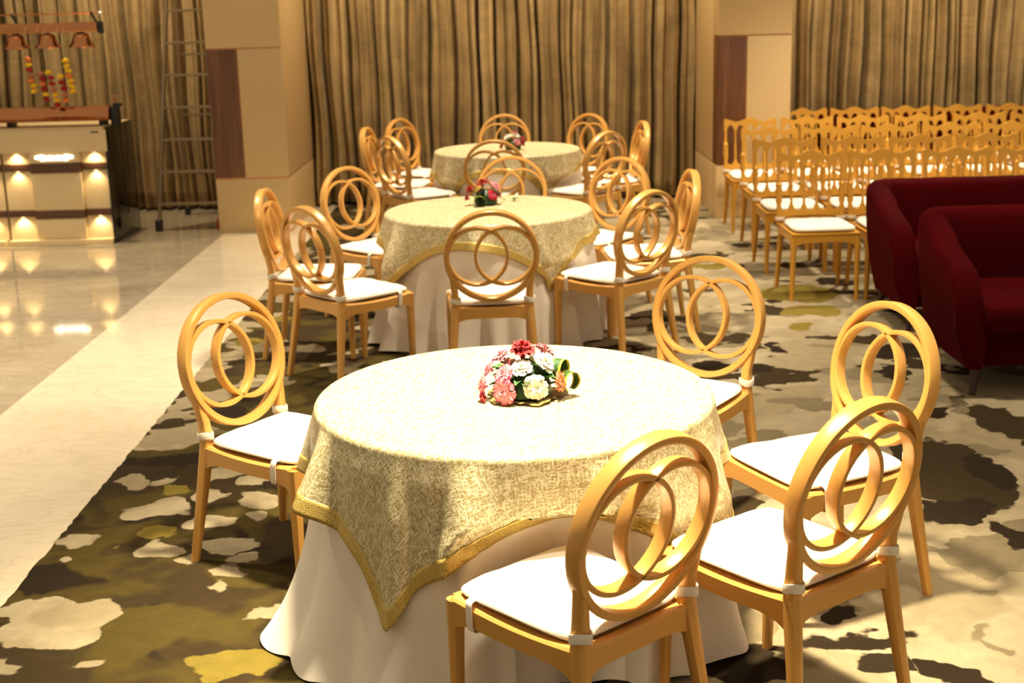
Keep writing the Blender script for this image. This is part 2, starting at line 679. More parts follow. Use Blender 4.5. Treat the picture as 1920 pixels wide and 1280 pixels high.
def column(name, x0, x1, y0, wood, side, label):
    root = empty(name, ((x0 + x1) / 2, y0, 0))
    ox = (x0 + x1) / 2
    X0, X1 = x0 - ox, x1 - ox
    D = 13.86 - y0
    g = 0.006
    MB().box(X0 + .02, X1 - .02, .02, D, 0, 4.3).build('core', 'wall', root)
    # front cladding
    MB().box(X0, X1, 0, .018, 0.0, .485 - g, .003).build('base_panel', 'wall', root)
    w0, w1 = wood[0] - ox, wood[1] - ox
    MB().box(w0, w1, -.004 if False else 0, .018, .485 + g, 1.615 - g, .003).build('wood_panel', 'walnut', root)
    MB().box(w1 + g, X1, 0, .018, .485 + g, 1.615 - g, .003).build('middle_panel', 'wall', root)
    MB().box(X0, X1, 0, .018, 1.615 + g, 4.3, .003).build('upper_panel', 'wall', root)
    # copper inlay lines in the joints
    MB().box(w1 - .002, w1 + g + .002, .004, .0185, .485, 1.615).build('copper_inlay', 'copper', root)
    MB().box(X0 + .01, X1 - .01, .006, .0185, .485 - g, .485 + g).build('copper_inlay', 'copper', root)
    MB().box(X0 + .01, X1 - .01, .006, .0185, 1.615 - g, 1.615 + g).build('copper_inlay', 'copper', root)
    # returns on both sides
    for s, xa, xb in ((-1, X0, X0 + .018), (1, X1 - .018, X1)):
        front = .0185
        if side == s:   # walnut wraps round this corner
            MB().box(xa, xb, front, .26, .485 + g, 1.615 - g, .003).build('wood_panel', 'walnut', root)
            MB().box(xa, xb, front, .26, 0, .485 - g, .003).build('base_panel', 'wall', root)
            MB().box(xa, xb, front, .26, 1.615 + g, 4.3, .003).build('upper_panel', 'wall', root)
            front = .26 + g
        MB().box(xa, xb, front, D, 0, .485 - g, .003).build('base_panel', 'wall', root)
        MB().box(xa, xb, front, D, .485 + g, 4.3, .003).build('upper_panel', 'wall', root)
    root['kind'] = 'structure'
    root['label'] = label
    root['category'] = 'column'
    return root


column('wall_column', -2.60, -1.945, 11.87, (-2.60, -2.335), 0, 'cream clad column with walnut panel beside the ladder')
column('wall_column', 1.875, 2.52, 11.95, (1.875, 2.125), -1, 'cream clad column with walnut panel behind the spindle chair rows')


# ------------------------------------------------------------------ curtains
def curtain(x0, x1, gaps, seed, label):
    rnd = random.Random(seed)
    gaps = [g for g in gaps if x0 < g < x1]
    edges = [x0] + gaps + [x1]
    pts = []        # (x, depth) profile of the cloth in plan
    for a, b in zip(edges[:-1], edges[1:]):
        w = b - a
        nsub = max(1, round(w / 0.13))
        dep = rnd.uniform(0.06, 0.105)
        sph = rnd.uniform(0, 6.28)
        k = max(10, int(w / 0.010))
        for i in range(k):
            t = i / k
            plate = min(1.0, (SIN(PI * min(1, max(0, t))) * 2.4)) ** 0.7
            sub = 0.022 * SIN(2 * PI * t * nsub + sph) + 0.008 * SIN(2 * PI * t * (nsub * 2 + 1) + sph)
            back = 0.0
            pts.append((a + w * t, -dep * plate + sub * plate))
    pts.append((x1, 0.0))
    H, nz = 4.2, 26
    b = MB()
    vs, uv = [], []
    length = 0.0
    for i, (x, d) in enumerate(pts):
        if i:
            length += math.hypot(x - pts[i - 1][0], d - pts[i - 1][1])
        for j in range(nz + 1):
            z = 0.035 + (H - 0.035) * j / nz
            s = 1.15 - 0.25 * (z / H)
            wob = 0.012 * SIN(z * 1.7 + x * 3.1) + 0.008 * SIN(z * 4.1 + x * 7.7)
            vs.append((x + wob, 13.52 + d * s * 1.65 + wob * 0.6, z))
            uv.append((length, z))
    fs = []
    for i in range(len(pts) - 1):
        for j in range(nz):
            fs.append((i * (nz + 1) + j, (i + 1) * (nz + 1) + j, (i + 1) * (nz + 1) + j + 1, i * (nz + 1) + j + 1))
    b.add(vs, fs)
    b.uv = uv
    o = b.build('curtain', 'curtain', angle=60)
    sm = o.modifiers.new('thickness', 'SOLIDIFY')
    sm.thickness = 0.004
    return tag(o, label, 'curtain')


curtain(-7.5, -2.62, [-7.2, -6.9, -6.6, -6.35, -6.0, -5.75, -5.5, -5.2, -4.91, -4.68, -4.54, -4.36, -4.21, -3.95, -3.71, -3.37, -3.16, -3.0, -2.8], 1, 'long taupe curtain hanging behind the ladder and food counter')
curtain(-1.94, 1.87, [-1.79, -1.52, -1.26, -1.12, -.95, -.74, -.49, -.26, -.1, .12, .33, .56, .67, .78, 1.01, 1.25, 1.46, 1.72], 2, 'long taupe curtain hanging between the two clad columns')
curtain(2.53, 7.6, [2.7, 2.9, 3.02, 3.21, 3.31, 3.53, 3.72, 3.94, 4.09, 4.23, 4.35, 4.48, 4.67, 4.81, 4.98, 5.12, 5.3, 5.5, 5.75, 6.0, 6.3, 6.5, 6.8, 7.1, 7.4], 3, 'long taupe curtain hanging behind the rows of spindle chairs')


# ================================================================== ROUND-BACK CHAIRS
RING_T, RING_Y, RING_Z = 0.171, -0.255, 0.708


def ring_part(cx, R, rad, dep, N=64):
    """circle in the tilted back plane; local ring axes x and w (up the slope)"""
    e1 = Vector((1, 0, 0))
    e2 = Vector((0, -SIN(RING_T), COS(RING_T)))
    nn = Vector((0, COS(RING_T), SIN(RING_T)))
    c = Vector((0, RING_Y, RING_Z))
    P, F = [], []
    for i in range(N):
        a = 2 * PI * i / N
        rd = e1 * COS(a) + e2 * SIN(a)
        P.append(c + e1 * cx + rd * R)
        F.append((rd, nn))
    b = MB()
    b.sweep(P, F, [rrect(rad, dep, 0.20 * rad)] * N, closed=True)
    return b


def rail(p0, p1, thick, z_top, sag, h_mid, h_end, n=14):
    b = MB()
    p0, p1 = Vector(p0), Vector(p1)
    d = (p1 - p0).normalized()
    s = Vector((-d.y, d.x))
    vs, fs = [], []
    for i in range(n + 1):
        t = i / n
        p = p0.lerp(p1, t)
        e = abs(2 * t - 1)
        zt = z_top - sag * SIN(PI * t)
        zb = zt - h_mid - (h_end - h_mid) * e ** 5
        c = 0.007
        for k, (o, z) in enumerate(((-1, zb), (-1, zt - c), (-.62, zt), (.62, zt), (1, zt - c), (1, zb))):
            q = p + s * (o * thick / 2)
            vs.append((q.x, q.y, z))
    for i in range(n):
        for k in range(6):
            r = (k + 1) % 6
            fs.append((i * 6 + k, (i + 1) * 6 + k, (i + 1) * 6 + r, i * 6 + r))
    fs.append((0, 1, 2, 3, 4, 5))
    fs.append(tuple(n * 6 + k for k in (5, 4, 3, 2, 1, 0)))
    b.add(vs, fs)
    return b


def cushion_mesh(wf, wr, y0, y1, z0, th, seed=1, N=22):
    """puffed seat pad: trapezoid with rounded corners, soft edges and slight dents"""
    rnd = random.Random(seed)
    ph = [rnd.uniform(0, 6.28) for _ in range(4)]
    b = MB()

    def pos(u, v):
        # square -> rounded square
        k = 0.16
        uu = u * math.sqrt(max(0, 1 - k * v ** 6))
        vv = v * math.sqrt(max(0, 1 - k * u ** 6))
        w = wr + (wf - wr) * (vv + 1) / 2
        return uu * w, y0 + (y1 - y0) * (vv + 1) / 2

    vs, fs = [], []
    for side in (1, -1):
        for j in range(N + 1):
            for i in range(N + 1):
                u = SIN((2 * i / N - 1) * PI / 2)
                v = SIN((2 * j / N - 1) * PI / 2)
                x, y = pos(u, v)
                e = max(abs(u), abs(v))
                puff = (max(0.0, 1 - e ** 9)) ** 0.5 * (0.86 + 0.14 * (1 - e * e))
                dent = 0.0020 * (SIN(9 * x * 6 + ph[0]) * SIN(7 * y * 6 + ph[1])) + 0.0015 * SIN(31 * (x + y) + ph[2])
                z = z0 + th * 0.42 + (th * 0.58 * puff + dent * puff if side > 0 else -th * 0.42 * puff)
                vs.append((x, y, z))
    n1 = N + 1
    for side in (0, 1):
        o = side * n1 * n1
        for j in range(N):
            for i in range(N):
                q = (o + j * n1 + i, o + j * n1 + i + 1, o + (j + 1) * n1 + i + 1, o + (j + 1) * n1 + i)
                fs.append(q if side == 0 else tuple(reversed(q)))
    b.add(vs, fs)
    return b


def band(pts, w, t, up):
    """closed flat strap through pts"""
    P = [Vector(p) for p in pts]
    up = Vector(up)
    F = []
    k = len(P)
    for i in range(k):
        tg = (P[(i + 1) % k] - P[i - 1]).normalized()
        F.append((tg.cross(up).normalized(), up))
    b = MB()
    b.sweep(P, F, [rrect(t, w, t * .3)] * k, closed=True)
    return b


def make_ring_chair():
    root = empty('ring_back_chair')
    G = 'gold_resin'
    for s in (-1, 1):
        MB().bar([(s * .211, .213, .435), (s * .212, .214, .30), (s * .213, .216, 0.006)], [(.044, .044), (.038, .038), (.028, .028)], up=(0, 1, 0), corner=.38).build('leg', G, root)
    for s in (-1, 1):
        MB().bar([(s * .187, -.222, .440), (s * .200, -.246, .28), (s * .226, -.288, 0.006)], [(.046, .046), (.040, .040), (.029, .029)], up=(0, 1, 0), corner=.38).build('leg', G, root)
    for s in (-1, 1):
        MB().bar([(s * .187, -.222, .425), (s * .186, -.224, .475), (s * .188, -.227, .525), (s * .197, -.236, .575), (s * .209, -.246, .635)],
                 [(.046, .044), (.041, .042), (.036, .040), (.028, .038), (.018, .034)], up=(0, 1, 0), corner=.35).build('back_post', G, root)
    fr = MB()
    for s in (-1, 1):
        r = rail((s * .190, -.222), (s * .212, .213), .034, .445, .012, .052, .088)
        fr.add(r.v, r.f)
    for a, bq, y in ((-.187, .187, -.222), (-.211, .211, .213)):
        r = rail((a, y), (bq, y), .034, .445, .004, .056, .085)
        fr.add(r.v, r.f)
    vs = [(-.185, -.215, .434), (.185, -.215, .434), (.207, .207, .434), (-.207, .207, .434), (-.185, -.215, .422), (.185, -.215, .422), (.207, .207, .422), (-.207, .207, .422)]
    fr.add(vs, [(0, 1, 2, 3), (7, 6, 5, 4), (0, 4, 5, 1), (1, 5, 6, 2), (2, 6, 7, 3), (3, 7, 4, 0)])
    fr.build('seat_frame', G, root)
    ring_part(0, .2275, .023, .047).build('outer_ring', G, root)
    for s in (-1, 1):
        ring_part(s * .0690, .1490, .0155, .039).build('inner_ring', G, root)
    cu = cushion_mesh(.214, .198, -.212, .226, .437, .044).build('seat_cushion', 'cushion', root, angle=None)
    for s in (-1, 1):
        x, y, h = s * .187, -.225, .027
        pts = [(x + h * 1.0 * COS(a), y + h * 1.0 * SIN(a), .478 + .004 * SIN(a * 2)) for a in [2 * PI * k / 16 for k in range(16)]]
        band(pts, .026, .004, (0, 0, 1)).build('tie_strap', 'strap', cu)
    for s in (-1, 1):
        y, xc = .135, s * .209
        pts = []
        for k in range(20):
            a = 2 * PI * k / 20
            c, q = COS(a), SIN(a)
            pts.append((xc + .021 * (abs(c) ** .4) * (1 if c > 0 else -1), y + .004 * q, .415 + .042 * (abs(q) ** .5) * (1 if q > 0 else -1)))
        band(pts, .024, .003, (0, 1, 0)).build('tie_strap', 'strap', cu)
    return root


T1 = Vector((0.002, 3.956, 0))
T2 = Vector((-0.122, 7.831, 0))
T3 = Vector((0.0, 11.24, 0))
P1, P2, P3 = 'the front bouquet table', 'the middle round table', 'the rear round table'
RC = [  # x, y, heading in degrees, label
    (-.792, 4.484, -124.4, 'gold ring-back chair at %s, on its marble floor side' % P1),
    (.136, 3.143, 41.0, 'gold ring-back chair at %s, farthest from the red sofas' % P1),
    (.708, 3.386, 36.6, 'gold ring-back chair between two others at %s, facing away from the red sofas' % 'the front table'),
    (.986, 4.110, 114.8, 'gold ring-back chair at %s, its back turned to the red sofas' % P1),
    (.621, 4.894, 143.7, 'gold ring-back chair at the front bouquet table, its back to the middle table'),
    (-.105, 6.79, 3.0, 'gold ring-back chair at %s, its back to the front bouquet table' % P2),
    (-.842, 6.992, -46.1, 'gold ring-back chair at %s, between marble side and front table' % P2),
    (-1.098, 7.51, -94.1, 'gold ring-back chair at %s, on its marble floor side' % P2),
    (-.820, 8.346, -130.9, 'gold ring-back chair at %s, between marble side and curtain side' % P2),
    (.566, 7.279, 42.9, 'gold ring-back chair at %s, on the corner towards the red sofas' % P2),
    (.808, 7.901, 94.6, 'gold ring-back chair at %s, its back to the spindle chair rows' % P2),
    (.552, 8.475, 137.4, 'gold ring-back chair at %s, between curtain side and spindle chair rows' % P2),
    (-.010, 8.62, 172.0, 'gold ring-back chair at %s, its back to the rear table' % P2),
    (-.080, 10.36, -4.0, 'gold ring-back chair at %s, its back to the middle table' % P3),
    (-.705, 10.76, -53.8, 'gold ring-back chair at %s, between marble side and middle table' % P3),
    (-.915, 11.42, -98.9, 'gold ring-back chair at %s, on its marble floor side' % P3),
    (-.740, 12.15, -122.0, 'gold ring-back chair at %s, between marble side and curtain' % P3),
    (-.03, 12.20, 178.0, 'gold ring-back chair at %s, its back to the curtain' % P3),
    (.570, 12.12, 136.5, 'gold ring-back chair at %s, between curtain and spindle chair rows' % P3),
    (.594, 10.74, 43.9, 'gold ring-back chair at %s, between spindle chair rows and middle table' % P3),
    (.873, 11.352, 97.7, 'gold ring-back chair at %s, its back to the spindle chair rows' % P3),
]
proto = make_ring_chair()
for i, (x, y, a, lab) in enumerate(RC):
    o = proto if i == 0 else copy_tree(proto)
    o.location = (x, y, 0)
    o.rotation_euler = (0, 0, math.radians(a))
    tag(o, lab, 'chair', 'gold ring-back chairs around the round tables')


# ================================================================== TABLES AND CLOTHS
TR, TZ = 0.612, 0.742
OBST = []       # chair legs and seat fronts that push the hanging cloth inwards: x, y, z0, z1
for x, y, a, _ in RC:
    ca, sa = COS(math.radians(a)), SIN(math.radians(a))
    for k in range(9):
        lx = -.215 + .43 * k / 8
        OBST.append((x + lx * ca - .236 * sa, y + lx * sa + .236 * ca, .34, .50))
    for s in (-1, 1):
        for q in range(5):
            ly = .21 - .3 * q / 4
            OBST.append((x + s * .228 * ca - ly * sa, y + s * .228 * sa + ly * ca, .34, .50))
        OBST.append((x + s * .212 * ca - .215 * sa, y + s * .212 * sa + .215 * ca, 0, .44))


def pushed(c, x, y, z, slack=.022):
    """radius limit for a hanging cloth at local (x, y, z) of a table at c"""
    r, a = math.hypot(x, y), math.atan2(y, x)
    lim = 9.0
    for ox, oy, z0, z1 in OBST:
        dx, dy = ox - c.x, oy - c.y
        ro = math.hypot(dx, dy)
        if ro > 1.0 or z < z0 - .08 or z > z1 + .08:
            continue
        d = (math.atan2(dy, dx) - a + PI) % (2 * PI) - PI
        w = abs(d) * ro
        if w > .16:
            continue
        dz = max(0, z0 - z, z - z1)
        lim = min(lim, ro - slack + max(0, w - .035) * .55 + dz * .8)
    return lim


def skirt_lean(seed):
    rnd = random.Random(seed)
    cuts = [0.0]
    while cuts[-1] < 2 * PI - .2:
        cuts.append(cuts[-1] + rnd.uniform(.20, .50))
    cuts[-1] = 2 * PI
    amp = [rnd.uniform(.4, 1.25) for _ in cuts]

    def f(a):
        a %= 2 * PI
        for q in range(len(cuts) - 1):
            if a <= cuts[q + 1]:
                t = (a - cuts[q]) / (cuts[q + 1] - cuts[q])
                return amp[q] * (SIN(PI * t) ** 1.3)
        return 0

    def lean(a, e):
        g = max(0.0, (e - .22) / .78)
        return .003 + .022 * e + .095 * f(a + .15 * SIN(e * 2.0)) * g ** 1.4
    return lean



def round_table(c, label):
    r = empty('round_table', c)
    MB().lathe([(TR - .012, TZ - .030), (TR - .006, TZ - .026), (TR - .006, TZ - .006), (TR - .012, TZ - .002)], 72).build('tabletop', 'dark_wood', r)
    for k in range(4):
        a = PI / 4 + k * PI / 2
        MB().tube([(.42 * COS(a), .42 * SIN(a), TZ - .03), (.46 * COS(a), .46 * SIN(a), .008)], .016, 8).build('leg', 'aluminium', r)
    tag(r, label, 'table', 'round skirted tables')
    return r


def skirt(c, seed, puddle, parent):
    N, K = 360, 26
    lean_of = skirt_lean(seed)

    b = MB()
    vs, fs = [], []
    zt = TZ + .002
    rows = [(0.0, zt), (0.5, zt), (0.90, zt)]
    for j in range(K + 1):
        rows.append((None, j / K))
    for j, (rf, s) in enumerate(rows):
        for i in range(N):
            a = 2 * PI * i / N
            if rf is not None:
                r, z = max(rf * TR, .001), s
            else:
                e = s
                lean = lean_of(a, e)
                for pa, pw, pv in puddle:
                    d = (a - pa + PI) % (2 * PI) - PI
                    lean += pv * math.exp(-(d / pw) ** 2) * e ** 4
                r = TR - .012 + lean + .012 * min(1, e * 5) - .028 * (1 - min(1, e / .05)) ** 2
                z = zt - (zt - .012) * e
                if e > .86:
                    q = (e - .86) / .14
                    z += 0.006 * q * (1 + SIN(a * 23 + 1.3))
                r = max(TR * .8, min(r, pushed(c, r * COS(a), r * SIN(a), z, .034)))
            vs.append((r * COS(a), r * SIN(a), z))
    for j in range(len(rows) - 1):
        for i in range(N):
            k = (i + 1) % N
            fs.append((j * N + i, (j + 1) * N + i, (j + 1) * N + k, j * N + k))
    fs.append(tuple(range(N)))
    b.add(vs, fs)
    return b.build('table_skirt', 'skirt', parent, angle=None)


def overlay(c, alpha, half, seed, label, sk, border=.048):
    """square cloth laid over the round top; alpha = world angle of one corner"""
    rnd = random.Random(seed)
    root = empty('gold_overlay_cloth', c)
    N = 480
    ROUND = .022
    zt = TZ + .010
    lean_of = skirt_lean(sk)
    waves = [(k, rnd.uniform(0, 6.28), w) for k, w in ((6, .5), (9, .8), (14, .8), (21, .5), (29, .22))]

    def rmax(ph, h):
        return h / (abs(COS(ph)) ** 20 + abs(SIN(ph)) ** 20) ** .05      # square with slightly blunt corners

    def place(ph, r, lift=0.0):
        """ph: angle in cloth frame (corner at 45 deg), r: distance along the cloth"""
        R0 = TR + .004
        dd = max(0.0, r - R0)
        dl = (ph % (PI / 2)) - PI / 4                       # angle from the nearest corner
        th = ph - dl * .22 * math.exp(-(dl / .34) ** 2) * min(1, dd / .30) - PI / 4 + alpha
        pleat = .030 * math.exp(-(dl / .12) ** 2) - .034 * math.exp(-((abs(dl) - .30) / .09) ** 2) + .018 * math.exp(-((abs(dl) - .52) / .09) ** 2)
        s = r - (R0 - ROUND)
        if s <= 0:
            dz = .0012 * SIN(9 * r * COS(ph) + 2) * SIN(11 * r * SIN(ph))
            return (r * COS(th), r * SIN(th), zt + dz + lift)
        arc = ROUND * PI / 2
        if s < arc:
            q = s / ROUND
            rr, z = R0 - ROUND + ROUND * SIN(q), zt - ROUND * (1 - COS(q))
            rr += lift * SIN(q)
            z += lift * COS(q)
            return (rr * COS(th), rr * SIN(th), z)
        d = s - arc
        w = sum(am * SIN(k * ph + p) for k, p, am in waves) / 2.0
        # flaps at the corners gather inwards, sides stand off a little
        corner = abs(((ph + PI / 4) % (PI / 2)) - PI / 4)      # 0 on a side's middle .. pi/4 at a corner
        cf = (corner / (PI / 4)) ** 3
        out = d * (.13 - .03 * cf) + w * min(d, .25) * .34 + pleat * min(1, d / .18)
        out = max(out, .03 * d)
        z = zt - ROUND - d * (.985 - .03 * abs(w))
        tw = .10 * w * d
        e = min(1, (zt - z) / zt)
        under = (max(lean_of(th + tw + q, e) for q in (-.05, 0, .05)) + .008) * min(1, d / .07)
        out = max(out, under)
        rr = min(R0 + out, pushed(c, (R0 + out) * COS(th + tw), (R0 + out) * SIN(th + tw), z, .020)) + lift
        # corner flap closes: pull sideways a touch
        return (rr * COS(th + tw), rr * SIN(th + tw), z)

    def strip(rows_of, name, mat, par, top=False):
        b = MB()
        vs, uv, fs = [], [], []
        nr = len(rows_of(0))
        for i in range(N):
            ph = 2 * PI * i / N
            for r, lift in rows_of(ph):
                vs.append(place(ph, r, lift))
                uv.append((r * COS(ph), r * SIN(ph)))
        for i in range(N):
            k = (i + 1) % N
            for j in range(nr - 1):
                fs.append((i * nr + j, i * nr + j + 1, k * nr + j + 1, k * nr + j))
        if top:
            fs.append(tuple(i * nr for i in range(N)))
        b.add(vs, fs)
        b.uv = uv
        return b.build(name, mat, par, angle=None)

    def cloth_rows(ph):
        e = rmax(ph, half - border)
        rr = [.02, .2, .4, .52, TR - .03] + [TR - .018 + ROUND * PI / 2 * k / 5 for k in range(6)]
        a = rr[-1]
        return [(r, 0) for r in rr] + [(a + (e - a) * k / 20, 0) for k in range(1, 21)]

    def trim_rows(ph):
        e0, e1 = rmax(ph, half - border - .002), rmax(ph, half)
        return [(e0, 0.0)] + [(e0 + (e1 - e0) * k / 5, .0022) for k in range(6)] + [(e1, 0.0)]

    strip(cloth_rows, 'cloth', 'overlay', root, True)
    strip(trim_rows, 'border_trim', 'trim', root)
    return tag(root, label, 'table cloth', 'gold square overlay cloths')


def ang(deg_from_front):
    """angle from the table's -Y side, positive towards +X"""
    return -PI / 2 + math.radians(deg_from_front)


skirt(T1, 5, [(ang(-72), .34, .12), (ang(-40), .2, .05)], round_table(T1, 'round table with white floor-length skirt spreading on the carpet, under the big bouquet'))
skirt(T2, 8, [(ang(-60), .3, .07)], round_table(T2, 'round table with white floor-length skirt, standing between two other round tables'))
skirt(T3, 11, [], round_table(T3, 'round table with white floor-length skirt, nearest the curtain'))
overlay(T1, ang(-33), .825, 21, 'gold woven square overlay with brocade border on the front bouquet table', 5)
overlay(T2, ang(35), .745, 22, 'gold woven square overlay with brocade border on the middle table', 8)
overlay(T3, ang(38), .745, 23, 'gold woven square overlay with brocade border on the rear table', 11)


# ================================================================== FLOWERS
def carnation(R, seed, flat=0.62, layers=5, petals=9):
    """ruffled flower about +Z, heart at the origin"""
    rnd = random.Random(seed)
    b = MB()
    tint = []
    for L in range(layers):
        f = L / (layers - 1)
        rl = R * (1.0 - 0.62 * f)
        tilt = math.radians(8 + 68 * f)
        np_ = max(4, int(petals - 4 * f))
        off = rnd.uniform(0, 6)
        for p in range(np_):
            a0 = off + 2 * PI * p / np_ + rnd.uniform(-.12, .12)
            wa = 2 * PI / np_ * rnd.uniform(1.05, 1.35)
            rp = rl * rnd.uniform(.88, 1.06)
            tp = tilt + rnd.uniform(-.12, .14)
            nu, nv = 7, 4
            ph = rnd.uniform(0, 6.28)
            vs, fs = [], []
            for j in range(nv + 1):
                q = j / nv
                for i in range(nu + 1):
                    u = 2 * i / nu - 1
                    ww = wa * (.35 + .65 * q) / 2
                    a = a0 + u * ww
                    rr = rp * q * (1 - .16 * abs(u) ** 3 * q)
                    edge = q ** 2
                    ruf = R * .075 * edge * SIN(u * 7.5 + ph) + R * .035 * edge * SIN(u * 17 + ph * 2)
                    curl = R * .16 * (q ** 3) * (1 - f)
                    h = rr * SIN(tp) * (1 - .2 * q) - curl + ruf * COS(tp)
                    rad = rr * COS(tp) + ruf * SIN(tp)
                    vs.append((rad * COS(a), rad * SIN(a), h * flat * 1.4 + R * .10 * f))
                    tint.append(min(1, .25 * (1 - f) * q + .75 * q ** 1.5 + .12 * SIN(u * 9 + ph) * q))
            for j in range(nv):
                for i in range(nu):
                    k = j * (nu + 1) + i
                    fs.append((k, k + 1, k + nu + 2, k + nu + 1))
            b.add(vs, fs)
    # calyx closes the flower below
    o = len(b.v)
    b.lathe([(R * .10, -R * .55), (R * .22, -R * .30), (R * .30, -R * .02), (R * .12, R * .12)], 8)
    tint += [0.1] * (len(b.v) - o)
    b.tint = tint
    return b


def leaf_blade(L, Wd, bend=.3, n=8, folded=False):
    b = MB()
    vs, fs, tint = [], [], []
    for i in range(n + 1):
        t = i / n
        w = Wd / 2 * (SIN(PI * min(1, t * .96 + .04)) ** .7)
        z = L * bend * SIN(t * PI * .8) - L * bend * .4 * t * t
        for k, s in enumerate((-1, -.5, 0, .5, 1)):
            vs.append((L * t, s * w, z + abs(s) * w * .35))
            tint.append(.25 + .5 * abs(s))
    for i in range(n):
        for k in range(4):
            q = i * 5 + k
            fs.append((q, q + 1, q + 6, q + 5))
    b.add(vs, fs)
    b.tint = tint
    return b


def leaf_loop(R, Wd, turns=.86, n=26):
    """broad striped leaf rolled into a loop, axis along local Y"""
    b = MB()
    vs, fs, tint = [], [], []
    for i in range(n + 1):
        t = i / n
        a = 2 * PI * turns * t - PI * .4
        r = R * (1 + .16 * t)
        w = Wd / 2 * (1 - .30 * abs(2 * t - 1) ** 4)
        for s in (-1, -.66, -.33, 0, .33, .66, 1):
            vs.append((r * COS(a), s * w, r * SIN(a)))
            tint.append(abs(s))
    for i in range(n):
        for k in range(6):
            q = i * 7 + k
            fs.append((q, q + 1, q + 8, q + 7))
    b.add(vs, fs)
    b.tint = tint
    return b


def orient(o, loc, nrm, spin=0.0):
    q = Vector(nrm).normalized().to_track_quat('Z', 'Y')
    o.rotation_mode = 'QUATERNION'
    from mathutils import Quaternion
    o.rotation_quaternion = q @ Quaternion((0, 0, 1), spin)
    o.location = loc


def bouquet(c, flowers, loops, nleaf, R, seed, label, foil=True):
    rnd = random.Random(seed)
    root = empty('flower_arrangement', c)
    # moss core that holds the stems
    core = MB()
    core.lathe([(R * .62, 0.004), (R * .72, .012), (R * .68, R * .40), (R * .52, R * .72), (R * .22, R * .95)], 14)
    core.tint = [.2] * len(core.v)
    core.build('foliage_core', 'leaf', root)
    if foil:
        b = MB()
        n = 40
        vs, fs = [(0, 0, .006)], []
        for k, rr in enumerate((.45, .8, 1.0)):
            for i in range(n):
                a = 2 * PI * i / n
                q = R * rr * (1 + (.10 * SIN(5 * a + 1) + .07 * rnd.uniform(-1, 1)) * (k > 0))
                vs.append((q * COS(a), q * SIN(a), .004 + rnd.uniform(0, .007) * (k > 0)))
        for i in range(n):
            j = (i + 1) % n
            fs.append((0, 1 + i, 1 + j))
            for k in range(2):
                fs.append((1 + k * n + i, 1 + (k + 1) * n + i, 1 + (k + 1) * n + j, 1 + k * n + j))
        b.add(vs, fs)
        b.build('foil_wrap', 'foil', root, angle=15)
    for i, (dx, dy, dz, r, kind) in enumerate(flowers):
        fl = carnation(r, seed * 37 + i).build('flower', 'petal_' + kind, root, angle=None)
        nr = Vector((dx, dy, max(0.02, dz - R * .28)))
        if kind == 'red':            # the red blooms stand taller and face up
            fl.scale = (1, 1, 1.7)
            nr.z += .05
        orient(fl, (dx, dy, dz), nr, rnd.uniform(0, 6))
    for i in range(nleaf):
        a = rnd.uniform(0, 2 * PI)
        L = R * rnd.uniform(.34, .55)
        lf = leaf_blade(L, L * .42, rnd.uniform(.15, .4)).build('leaf', 'leaf', root, angle=None)
        zz = rnd.uniform(.12, .62) * R
        rr = R * .5
        d = Vector((COS(a), SIN(a), rnd.uniform(-.05, .5))).normalized()
        lf.rotation_mode = 'QUATERNION'
        lf.rotation_quaternion = d.to_track_quat('X', 'Z')
        lf.location = (rr * COS(a), rr * SIN(a), zz)
    for (dx, dy, dz, lr, wd, rz) in loops:
        lp = leaf_loop(lr, wd).build('rolled_leaf', 'leaf_var', root, angle=None)
        lp.location = (dx, dy, dz)
        lp.rotation_euler = (0, 0, math.radians(rz))
    return tag(root, label, 'flower arrangement', 'carnation table centrepieces')


def fpos(px, py, dy, bx, by, scale):
    """photo pixel + depth offset behind the bouquet's middle -> offset in metres"""
    return ((px - bx) / scale, dy, ((by - py) / scale - dy * .285) / .96)


CZ = TZ + .0115
c1 = at_z(985, 742, CZ)
fl1 = []
for px, py, dy, r, kind in ((981, 655, -.01, .042, 'red'), (1021, 680, -.035, .043, 'white'), (979, 689, -.050, .036, 'white'), (1004, 727, -.088, .042, 'white'),
                            (942, 665, -.01, .037, 'pink'), (946, 702, -.062, .036, 'pink'), (946, 733, -.092, .043, 'pink'), (906, 722, -.045, .031, 'pink'),
                            (906, 742, -.055, .022, 'hot'), (918, 690, -.02, .030, 'pink'), (1023, 655, .04, .036, 'pink'), (1050, 716, -.05, .035, 'salmon')):
    dx, ddy, dz = fpos(px, py, dy, 985, 742, 612)
    fl1.append((dx, ddy, max(dz, r * .85), r, kind))
fl1 += [(-.05, .085, .07, .038, 'pink'), (.05, .09, .08, .038, 'white'), (.0, .07, .125, .035, 'hot'), (.1, .05, .06, .034, 'pink')]
bouquet(c1, fl1, [(.105, -.01, .085, .030, .040, 60), (.135, -.02, .050, .028, .036, 40)], 46, .115, 4, 'dome of pink, white and red carnations with rolled leaves on the front table')
c2 = at_z(911, 383, CZ)
fl2 = []
for px, py, dy, r, kind in ((905, 345, .0, .038, 'red'), (882, 356, -.01, .030, 'red'), (877, 372, -.03, .022, 'red'), (930, 351, -.02, .036, 'pink'),
                            (924, 369, -.05, .038, 'hot'), (936, 366, .0, .030, 'pink'), (912, 340, .03, .030, 'pink')):
    dx, ddy, dz = fpos(px, py, dy, 911, 383, 306)
    fl2.append((dx, ddy, max(dz, r * .85), r, kind))
fl2 += [(-.03, .07, .06, .034, 'pink'), (.05, .06, .06, .034, 'white')]
bouquet(c2, fl2, [(-.030, -.060, .085, .026, .052, 5), (-.036, -.085, .032, .030, .064, 2)], 26, .098, 9, 'red and pink carnation bunch with two striped rolled leaves on the middle table', foil=False)
c3 = at_z(962, 280, CZ)
fl3 = []
